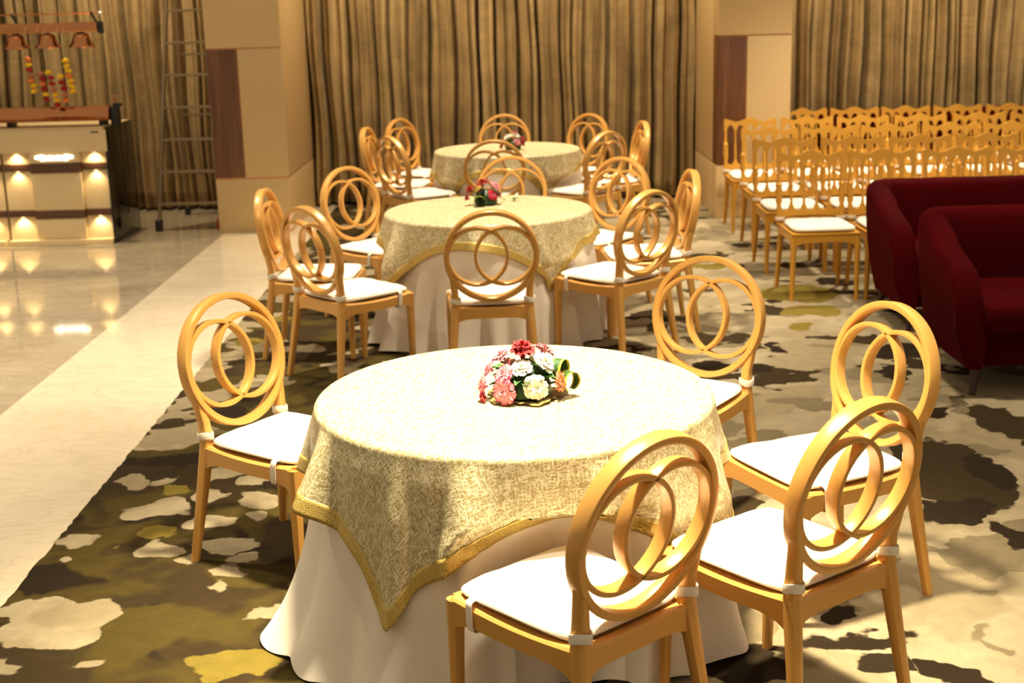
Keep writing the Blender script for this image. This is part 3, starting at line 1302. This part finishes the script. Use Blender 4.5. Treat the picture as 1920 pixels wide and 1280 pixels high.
for px, py, dy, r, kind in ((953, 258, -.02, .040, 'white'), (968, 256, -.01, .038, 'white'), (981, 264, -.02, .034, 'hot'), (942, 270, -.05, .030, 'pink'), (965, 250, .02, .032, 'pink'),
                            (970, 270, -.06, .034, 'pink'), (980, 272, -.03, .026, 'red'), (940, 277, -.06, .022, 'red')):
    dx, ddy, dz = fpos(px, py, dy, 962, 280, 222)
    fl3.append((dx, ddy, max(dz, r * .85), r, kind))
fl3 += [(-.03, .07, .07, .034, 'pink'), (.05, .06, .06, .034, 'white')]
bouquet(c3, fl3, [(.0, -.02, .10, .022, .04, 30)], 22, .095, 13, 'white and pink carnation bunch on the rear table', foil=False)


def sprig():
    c = at_z(958, 377, CZ)
    root = empty('leaf_sprig', c, .3)
    for k, (dx, dy, rz) in enumerate(((-.035, .01, 200), (.012, -.005, 20), (.02, .0, 75), (.02, -.01, -40))):
        o = leaf_blade(.035, .020, .25).build('leaf', 'leaf', root, angle=None)
        o.location = (dx, dy, .006)
        o.rotation_euler = (0, -.2, math.radians(rz))
    MB().tube([(-.04, .01, .004), (-.01, .0, .005), (.025, -.002, .004)], .0016, 6).build('stem', 'thread', root)
    tag(root, 'small loose green leaf sprig lying on the middle table', 'leaf sprig')


sprig()


# ================================================================== SPINDLE CHAIRS
def turned(p0, p1, beads, r0, r1, rb, n=8):
    """turned spindle from p0 to p1 with beads at fractions"""
    prof = []
    K = 26
    for i in range(K + 1):
        t = i / K
        r = r0 + (r1 - r0) * t
        for bp in beads:
            d = (t - bp) / .030
            r += (rb - r) * math.exp(-d * d)
        prof.append((t, r))
    p0, p1 = Vector(p0), Vector(p1)
    b = MB()
    b.tube([p0.lerp(p1, t) for t, _ in prof], [r for _, r in prof], n)
    return b


def make_spindle_chair():
    root = empty('spindle_back_chair')
    G = 'gold_paint'
    lean = .13
    y0 = -.222

    def bp(x, z):           # point on the leaning back plane
        return Vector((x, y0 - (z - .44) * lean, z))

    hw = .212
    for s in (-1, 1):
        MB().tube([(s * .205, .205, .43), (s * .207, .208, .30), (s * .210, .213, .006)], [.021, .019, .014], 10).build('leg', G, root)
    for s in (-1, 1):
        MB().tube([(s * .198, -.212, .43), (s * .202, -.225, .28), (s * .210, -.262, .006)], [.021, .019, .014], 10).build('leg', G, root)
    fr = MB()
    for a, b_, th in (((-.198, -.212), (-.205, .205), .034), ((.205, .205), (.198, -.212), .034), ((-.205, .205), (.205, .205), .034), ((.198, -.212), (-.198, -.212), .034)):
        r = rail(a, b_, th, .437, 0.0, .046, .080)
        fr.add(r.v, r.f)
    fr.box(-.222, .222, -.218, .226, .434, .450, .006)
    fr.build('seat_frame', G, root)
    cu = cushion_mesh(.208, .196, -.205, .216, .449, .046, 3).build('seat_cushion', 'cushion', root, angle=None)
    for s in (-1, 1):
        pts = [(s * .205 + .030 * COS(a), -.228 + .028 * SIN(a), .482) for a in [2 * PI * k / 14 for k in range(14)]]
        band(pts, .022, .005, (0, 0, 1)).build('tie_strap', 'strap', cu)
    # back posts and spindles
    xs = [-hw + 2 * hw * k / 5 for k in range(6)]
    for k, x in enumerate(xs):
        if k in (0, 5):
            turned(bp(x, .43), bp(x, .905), (.10, .36, .43, .50, .57), .016, .011, .024, 10).build('back_post', G, root)
        else:
            turned(bp(x, .54), bp(x, .85), (.10, .26, .38, .50, .86), .0085, .0075, .0125, 8).build('spindle', G, root)

    def plate(zlo, zhi, thick, n=90):
        b = MB()
        vs, fs = [], []
        for i in range(n + 1):
            x = -hw - .014 + (2 * hw + .028) * i / n
            lo, hi = zlo(x), zhi(x)
            for z, o in ((lo, -1), (hi, -1), (hi, 1), (lo, 1)):
                p = bp(x, z)
                vs.append((p.x, p.y + o * thick / 2, p.z))
        for i in range(n):
            for k in range(4):
                r = (k + 1) % 4
                fs.append((i * 4 + k, i * 4 + r, (i + 1) * 4 + r, (i + 1) * 4 + k))
        fs.append((3, 2, 1, 0))
        fs.append(tuple(n * 4 + k for k in range(4)))
        b.add(vs, fs)
        return b

    pitch = 2 * hw / 5

    def arch(x, rise, gap=.0135):
        t = ((x + hw) % pitch) / pitch * 2 - 1
        w = (pitch / 2 - gap) / (pitch / 2)
        if abs(x) > hw or abs(t) > w:
            return 0.0
        return rise * math.sqrt(max(0, 1 - (t / w) ** 2))

    plate(lambda x: .824 + arch(x, .044), lambda x: .905 + .012 * COS(x / hw * PI * 2) * (abs(x) < hw * 1.02) + .010 * math.exp(-(x / .07) ** 2) + .006 * math.exp(-((abs(x) - hw) / .015) ** 2), .024).build('crest_rail', G, root, angle=50)
    plate(lambda x: .484 + .020 * (1 - (x / (hw + .014)) ** 2), lambda x: .566 - arch(x, .034), .022).build('lower_rail', G, root, angle=50)
    return root


ORD = ['first', 'second', 'third', 'fourth', 'fifth', 'sixth']
rows = [
    (8.665, [2.033, 2.515, 3.022, 3.513]),
    (9.575, [2.044, 2.538, 3.043, 3.545, 4.04]),
    (10.48, [2.108, 2.580, 3.063, 3.556, 4.055]),
    (11.36, [2.105, 2.610, 3.092, 3.588, 4.098, 4.60]),
    (12.27, [2.764, 3.243, 3.717, 4.209, 4.70]),
]
sproto = make_spindle_chair()
rnd = random.Random(5)
first = True
for ri, (ry, xs) in enumerate(rows):
    for ci, x in enumerate(xs):
        o = sproto if first else copy_tree(sproto)
        first = False
        o.location = (x, ry + rnd.uniform(-.012, .012), 0)
        o.rotation_euler = (0, 0, PI + rnd.uniform(-.02, .02))
        tag(o, 'gold spindle-back chair, %s from the aisle in the %s row behind the red sofas' % (ORD[ci], ORD[ri]), 'chair', 'gold spindle-back chairs in rows')


# ================================================================== SOFAS
def sofa(loc, width, label, hb=.84, ha=.62, depth=.86):
    """faces -Y; local origin at the outer front corner on the -X side"""
    root = empty('velvet_sofa', loc)
    V = 'velvet'
    Wd, D, th = width, depth, .15
    rc = .17
    # plan path of the shell's outer face: front of one arm, round the back, front of the other arm
    path = []
    nA = 16
    for i in range(nA):
        path.append((0.0, .06 + (D - rc - .06) * i / nA))
    for i in range(9):
        a = PI - (PI / 2) * i / 8
        path.append((rc + rc * COS(a), D - rc + rc * SIN(a)))
    nB = 60
    for i in range(1, nB):
        path.append((rc + (Wd - 2 * rc) * i / nB, D))
    for i in range(9):
        a = PI / 2 - (PI / 2) * i / 8
        path.append((Wd - rc + rc * COS(a), D - rc + rc * SIN(a)))
    for i in range(1, nA + 1):
        path.append((Wd, D - rc - (D - rc - .06) * i / nA))
    k = len(path)
    b = MB()
    vs, fs = [], []
    NS = 20
    for i, (x, y) in enumerate(path):
        px, py = path[max(0, i - 1)]
        qx, qy = path[min(k - 1, i + 1)]
        t = Vector((qx - px, qy - py)).normalized()
        inn = Vector((t.y, -t.x))
        # top height: full along the back, sloping down the arms
        f = min(1.0, max(0.0, (y - .06) / (D - .06 - .10)))
        top = ha + (hb - ha) * (f ** 1.25)
        end = min(i, k - 1 - i) / 3.0
        if end < 1:
            top -= .16 * (1 - end) ** 2
        bot = .15
        tap = .075         # sides draw in towards the floor
        chan = .010 * abs(SIN(PI * x / .20)) if y > D - .02 else 0.0
        tt = th * (1.0 if y > D * .6 else .92)
        sec = []
        # outer side up
        for q in range(7):
            u = q / 6
            sec.append((tap * (1 - u) ** 2, bot + (top - .06 - bot) * u))
        # rounded top
        for q in range(1, 7):
            a = PI - PI * q / 6
            sec.append((tt / 2 + tt / 2 * COS(a), top - .06 + .06 * SIN(a)))
        # inner side down
        for q in range(1, 8):
            u = q / 7
            sec.append((tt + .02 * SIN(PI * u) - chan * SIN(PI * min(1, u * 1.2)) + chan, top - .06 - (top - .06 - bot) * u))
        for o, z in sec:
            vs.append((x + inn.x * o, y + inn.y * o, z))
    n = NS
    for i in range(k - 1):
        for q in range(n):
            r = (q + 1) % n
            fs.append((i * n + q, (i + 1) * n + q, (i + 1) * n + r, i * n + r))
    fs.append(tuple(range(n)))
    fs.append(tuple((k - 1) * n + q for q in reversed(range(n))))
    b.add(vs, fs)
    b.build('back_and_arms', V, root, angle=60)
    MB().box(th * .7, Wd - th * .7, .10, D - th * .7, .15, .33, .03).build('seat_base', V, root)
    MB().box(th * .95, Wd - th * .95, .02, D - th * .8, .32, .47, .045).build('seat_cushion', V, root, angle=60)
    for x, sx in ((.14, -1), (Wd - .14, 1)):
        for y, sy in ((.15, -1), (D - .14, 1)):
            MB().tube([(x, y, .17), (x + sx * .02, y + sy * .03, .006)], [.026, .015], 12).build('leg', 'dark_wood', root)
    return tag(root, label, 'sofa', 'dark red velvet sofas')


sofa((2.13, 6.14, 0), 1.55, 'dark red velvet sofa standing in front of another red sofa')
sofa((2.20, 7.44, 0), 1.75, 'dark red velvet sofa between another red sofa and the gold chair rows', hb=.82)
sofa((3.0, 12.60, 0), 1.5, 'dark red velvet sofa against the curtain behind the last chair row, nearer the column', hb=.86, ha=.66, depth=.58)
sofa((4.55, 12.60, 0), 1.5, 'dark red velvet sofa against the curtain behind the last chair row, farther from the column', hb=.86, ha=.66, depth=.58)


# ================================================================== FOOD COUNTER
def led_spot(parent, loc, power):
    l = bpy.data.lights.new('counter_downlight', 'SPOT')
    l.energy = power
    l.color = (1.0, .80, .46)
    l.shadow_soft_size = .012
    l.spot_size = math.radians(120)
    l.spot_blend = .7
    o = bpy.data.objects.new('counter_downlight', l)
    o.location = loc
    o.rotation_euler = (math.radians(20), 0, 0)
    o.parent = parent
    COL.objects.link(o)


def counter(loc, label, sign):
    root = empty('food_counter', loc)
    C = 'cream_laminate'
    Wd, D = .92, .78
    h = Wd / 2
    MB().box(-h + .012, h - .02, .02, D - .01, 0.04, .985).build('body', C, root)
    MB().box(-h, h - .019, -.04, D, .985, 1.0, .004).build('worktop', C, root)
    MB().box(-h, h, -.05, .02, .795, .985, .006).build('fascia', C, root)
    MB().box(-h, h - .019, -.075, D, 0.0, .045, .006).build('plinth', C, root)
    MB().box(-.225, .225, -.100, .02, .0, .050, .006).build('plinth_step', C, root)
    # recessed side bays and a proud middle
    for s in (-1, 1):
        x0, x1 = sorted((s * .215, s * (h - .004)))
        MB().box(x0, x1, .0, .02, .70, .795).build('lit_bay', C, root)
        MB().box(x0, x1, -.02, .02, .640, .697, .004).build('brown_band', 'brown_strip', root)
        MB().box(x0, x1, .0, .02, .302, .638).build('bay_panel', C, root)
        MB().box(x0, x1, -.02, .02, .245, .300, .004).build('brown_band', 'brown_strip', root)
        MB().box(x0, x1, .0, .02, .045, .243).build('bay_panel', C, root)
        xm = (x0 + x1) / 2
        for zz, pw in ((.790, 3.2), (.634, 2.2), (.240, 3.0)):
            MB().box(xm - .012, xm + .012, -.019, -.007, zz + .001, zz + .004).build('downlight', 'led', root)
            led_spot(root, (xm, -.040, zz - .006), pw)
    MB().box(-.212, .212, -.045, .02, .705, .795, .004).build('sign_panel', C, root)
    MB().box(-.212, .212, -.062, .02, .625, .700, .004).build('brown_band', 'brown_strip', root)
    MB().box(-.212, .212, -.050, .02, .300, .622, .004).build('centre_panel', C, root)
    MB().box(-.212, .212, -.062, .02, .232, .297, .004).build('brown_band', 'brown_strip', root)
    MB().box(-.212, .212, -.050, .02, .053, .229, .004).build('centre_panel', C, root)
    MB().box(h - .125, h - .062, -.0535, -.049, .955, .967).build('name_plate', 'black', root)
    MB().box(h - .018, h, -.045 if sign else .03, D, .003, 1.0, .003).build('side_panel', 'black_glass' if sign else C, root)
    MB().box(-h, -h + .01, .03, D - .005, .047, .984, .003).build('side_panel', C, root)
    if sign:
        b = MB()
        n = 64
        vs, fs = [], []
        for i in range(n + 1):
            t = 2 * i / n - 1
            x = t * .165
            e = abs(t)
            up = .016 + .010 * math.exp(-((e - .72) / .16) ** 2) - .004 * COS(t * 16)
            dn = .018 + .006 * math.exp(-((e - .60) / .10) ** 2) - .012 * (e > .72) * 1.0
            if e > .90:
                q = math.sqrt(max(0, 1 - ((e - .90) / .10) ** 2))
                up, dn = up * q, dn * q
            for y in (-.054, -.046):
                vs += [(x, y, .752 + up), (x, y, .752 - dn)]
        for i in range(n):
            a, c = i * 4, (i + 1) * 4
            fs += [(a, a + 1, c + 1, c), (a + 2, c + 2, c + 3, a + 3), (a, c, c + 2, a + 2), (a + 1, a + 3, c + 3, c + 1)]
        b.add(vs, fs)
        b.build('lit_sign', 'sign', root)
    return tag(root, label, 'counter', 'cream food counters')


CX, CY = -3.875, 11.50
counter((CX, CY, 0), 'cream lit food counter with black glass side facing the ladder', True)
counter((CX - .935, CY, 0), 'cream lit food counter adjoining the counter with black glass side', False)


def copper_rig():
    root = empty('copper_display_rig', (-4.3, 11.72, 1.0))
    # trough beam standing on feet
    x0, x1 = -1.0, .875
    b = MB()
    prof = [(-.10, .045), (-.115, .07), (-.10, .085), (-.085, .15), (-.075, .165), (.075, .165), (.085, .15), (.10, .085), (.115, .07), (.10, .045)]
    b.sweep([(x0, 0, 0), (x1, 0, 0)], [((0, 1, 0), (0, 0, 1))] * 2, [prof] * 2)
    b.build('trough_beam', 'copper', root, angle=25)
    for x in (-.8, .0, .80):
        MB().box(x - .03, x + .03, -.05, .05, 0.0, .05, .004).build('foot', 'black', root)
    MB().box(.875, .94, -.06, .06, 0.0, .155, .01).build('end_bracket', 'black', root)
    MB().box(.90, .965, -.035, .035, .155, .185, .008).build('end_cap', 'black', root)
    b = MB()
    n = 20
    P = [(.905 + .0, .0, .0)] * n
    b.sweep([(.918 + .022 * COS(2 * PI * i / n), 0, .222 + .030 * SIN(2 * PI * i / n)) for i in range(n)],
            [((COS(2 * PI * i / n), 0, SIN(2 * PI * i / n)), (0, 1, 0)) for i in range(n)], [rrect(.010, .012, .004)] * n, closed=True)
    b.build('ring_handle', 'copper', root)
    for x in (-.95,):
        MB().tube([(x, 0, .16), (x, 0, 1.0)], .022, 12).build('upright', 'copper', root)
    MB().box(-1.0, .835, -.055, .055, .790, .872, .008).build('top_beam', 'copper', root)
    MB().box(.835, .868, -.045, .045, .775, .875, .006).build('beam_end', 'black', root)
    MB().tube([(-1.0, 0, .945), (.845, 0, .945)], .006, 8).build('rod', 'copper', root)
    for x in (-.60, .12, .80):
        MB().tube([(x - .02, 0, .952), (x + .02, 0, .868)], .011, 8).build('rod_support', 'black', root)
    MB().lathe([(.004, -.014), (.016, -.004), (.016, .004), (.004, .014)], 8, (.858, 0, .945)).build('finial', 'crystal', root)
    tag(root, 'copper rig with trough and beam standing on the food counter', 'display rig')


copper_rig()
bell_proto = None
for x, where in ((-4.182, 'nearest its upright'), (-3.912, 'between two other bell lamps'), (-3.622, 'nearest its black end')):
    if bell_proto is None:
        bell_proto = empty('bell_lamp')
        MB().lathe([(.108, -.122), (.113, -.118), (.104, -.100), (.088, -.085), (.078, -.060), (.070, -.040), (.072, -.028), (.060, -.012), (.036, -.004), (.030, -.0)], 28).build('bell', 'copper', bell_proto, angle=25)
        MB().lathe([(.020, -.004), (.022, .0), (.022, .004)], 10).build('socket', 'black', bell_proto)
        o = bell_proto
    else:
        o = copy_tree(bell_proto)
    o.location = (x, 11.72, 1.784)
    tag(o, 'copper bell-shaped lamp under the copper beam, ' + where, 'lamp', 'copper bell lamps')


def garland():
    root = empty('flower_garland', (-3.9, 11.585, 1.784))
    kinds = {}
    for kname in ('red', 'yellow', 'orange', 'salmon'):
        b = MB()
        n = 10
        tint = []
        for L, (rr, zz) in enumerate(((.0, .020), (.016, .017), (.028, .006), (.031, -.004), (.022, -.014), (.0, -.018))):
            for i in range(n):
                a = 2 * PI * i / n
                q = max(rr, .001) * (1 + .10 * (1 if (i + L) % 2 else -1))
                b.v.append((q * COS(a), q * SIN(a), zz))
                tint.append(rr / .031)
        for L in range(5):
            for i in range(n):
                j = (i + 1) % n
                b.f.append((L * n + i, (L + 1) * n + i, (L + 1) * n + j, L * n + j))
        b.tint = tint
        kinds[kname] = b.mesh('flower', 'petal_' + kname, angle=None)
    rl = random.Random(2)
    strands = [((55, 106), (62, 162)), ((77, 132), (82, 178)), ((91, 130), (102, 180)), ((113, 138), (118, 180)), ((123, 110), (133, 164))]
    sc = 212.0
    cols = [['orange', 'yellow', 'red', 'salmon', 'orange', 'yellow', 'yellow'], ['salmon', 'red', 'orange', 'red', 'yellow', 'red'], ['yellow', 'red', 'red', 'salmon', 'yellow', 'yellow'],
            ['yellow', 'red', 'red', 'salmon', 'orange'], ['yellow', 'yellow', 'yellow', 'orange', 'yellow', 'yellow', 'yellow']]
    for (a, b_), cl in zip(strands, cols):
        xa, za = (a[0] - 90) / sc + .005, (62 - a[1]) / sc
        xb, zb = (b_[0] - 90) / sc + .005, (62 - b_[1]) / sc
        th = MB().tube([(xa, .078, .05), (xa, .01, .03), (xa, 0, za), (xb, 0, zb)], .0016, 5)
        th.build('thread', 'thread', root)
        nf = len(cl)
        for i, kname in enumerate(cl):
            t = i / (nf - 1)
            f = bpy.data.objects.new('flower', kinds[kname])
            COL.objects.link(f)
            f.parent = root
            f.location = (xa + (xb - xa) * t + rl.uniform(-.006, .006), rl.uniform(-.008, .008), za + (zb - za) * t)
            f.rotation_euler = (rl.uniform(-.5, .5), rl.uniform(-.5, .5), rl.uniform(0, 6))
    t = bpy.data.objects.new('flower', kinds['red'])
    COL.objects.link(t)
    t.parent = root
    t.location = ((102 - 90) / sc + .005, 0, (62 - 188) / sc)
    tag(root, 'red, orange and yellow flower garland strands hanging from the copper beam', 'garland')


garland()


# ================================================================== LADDER
def ladder():
    root = empty('step_ladder', (-2.915, 12.08, 0))
    A = 'aluminium'
    H, run = 2.75, .56

    def fpt(s, z):
        hw = .285 - (.285 - .125) * z / H + .0
        return Vector((s * hw + .035 * z / H, run * z / H, z))

    def rpt(s, z):
        hw = .245 - (.245 - .115) * z / H
        return Vector((s * hw + .035 * z / H, .98 - (.98 - run - .04) * z / H, z))

    for s in (-1, 1):
        MB().bar([fpt(s, .0), fpt(s, H)], (.026, .062), up=(0, 1, 0), corner=.15).build('front_rail', A, root)
        MB().bar([rpt(s, .0), rpt(s, H)], (.022, .040), up=(0, 1, 0), corner=.15).build('rear_rail', A, root)
    for k in range(9):
        z = .24 + k * .285
        a, b_ = fpt(-1, z), fpt(1, z)
        MB().bar([a, b_], (.060, .022), corner=.2).build('step', A, root)
    for z in (.42, .98, 1.55, 2.1):
        MB().bar([rpt(-1, z), rpt(1, z)], (.02, .02), corner=.2).build('rear_brace', A, root)
    p, q = fpt(-1, H), fpt(1, H)
    MB().box(p.x - .03, q.x + .03, run - .05, run + .10, H - .02, H + .02, .006).build('top_cap', A, root)
    for s, mt in ((-1, 'black'), (1, 'red_rubber')):
        f = fpt(s, .05)
        MB().box(f.x - .028, f.x + .028, f.y - .05, f.y + .045, 0.0, .10, .008).build('foot', mt, root)
        r = rpt(s, .04)
        MB().box(r.x - .024, r.x + .024, r.y - .035, r.y + .035, 0.0, .07, .008).build('foot', 'black' if s < 0 else mt, root)
    tag(root, 'tall aluminium step ladder standing open beside the clad column', 'ladder')


ladder()
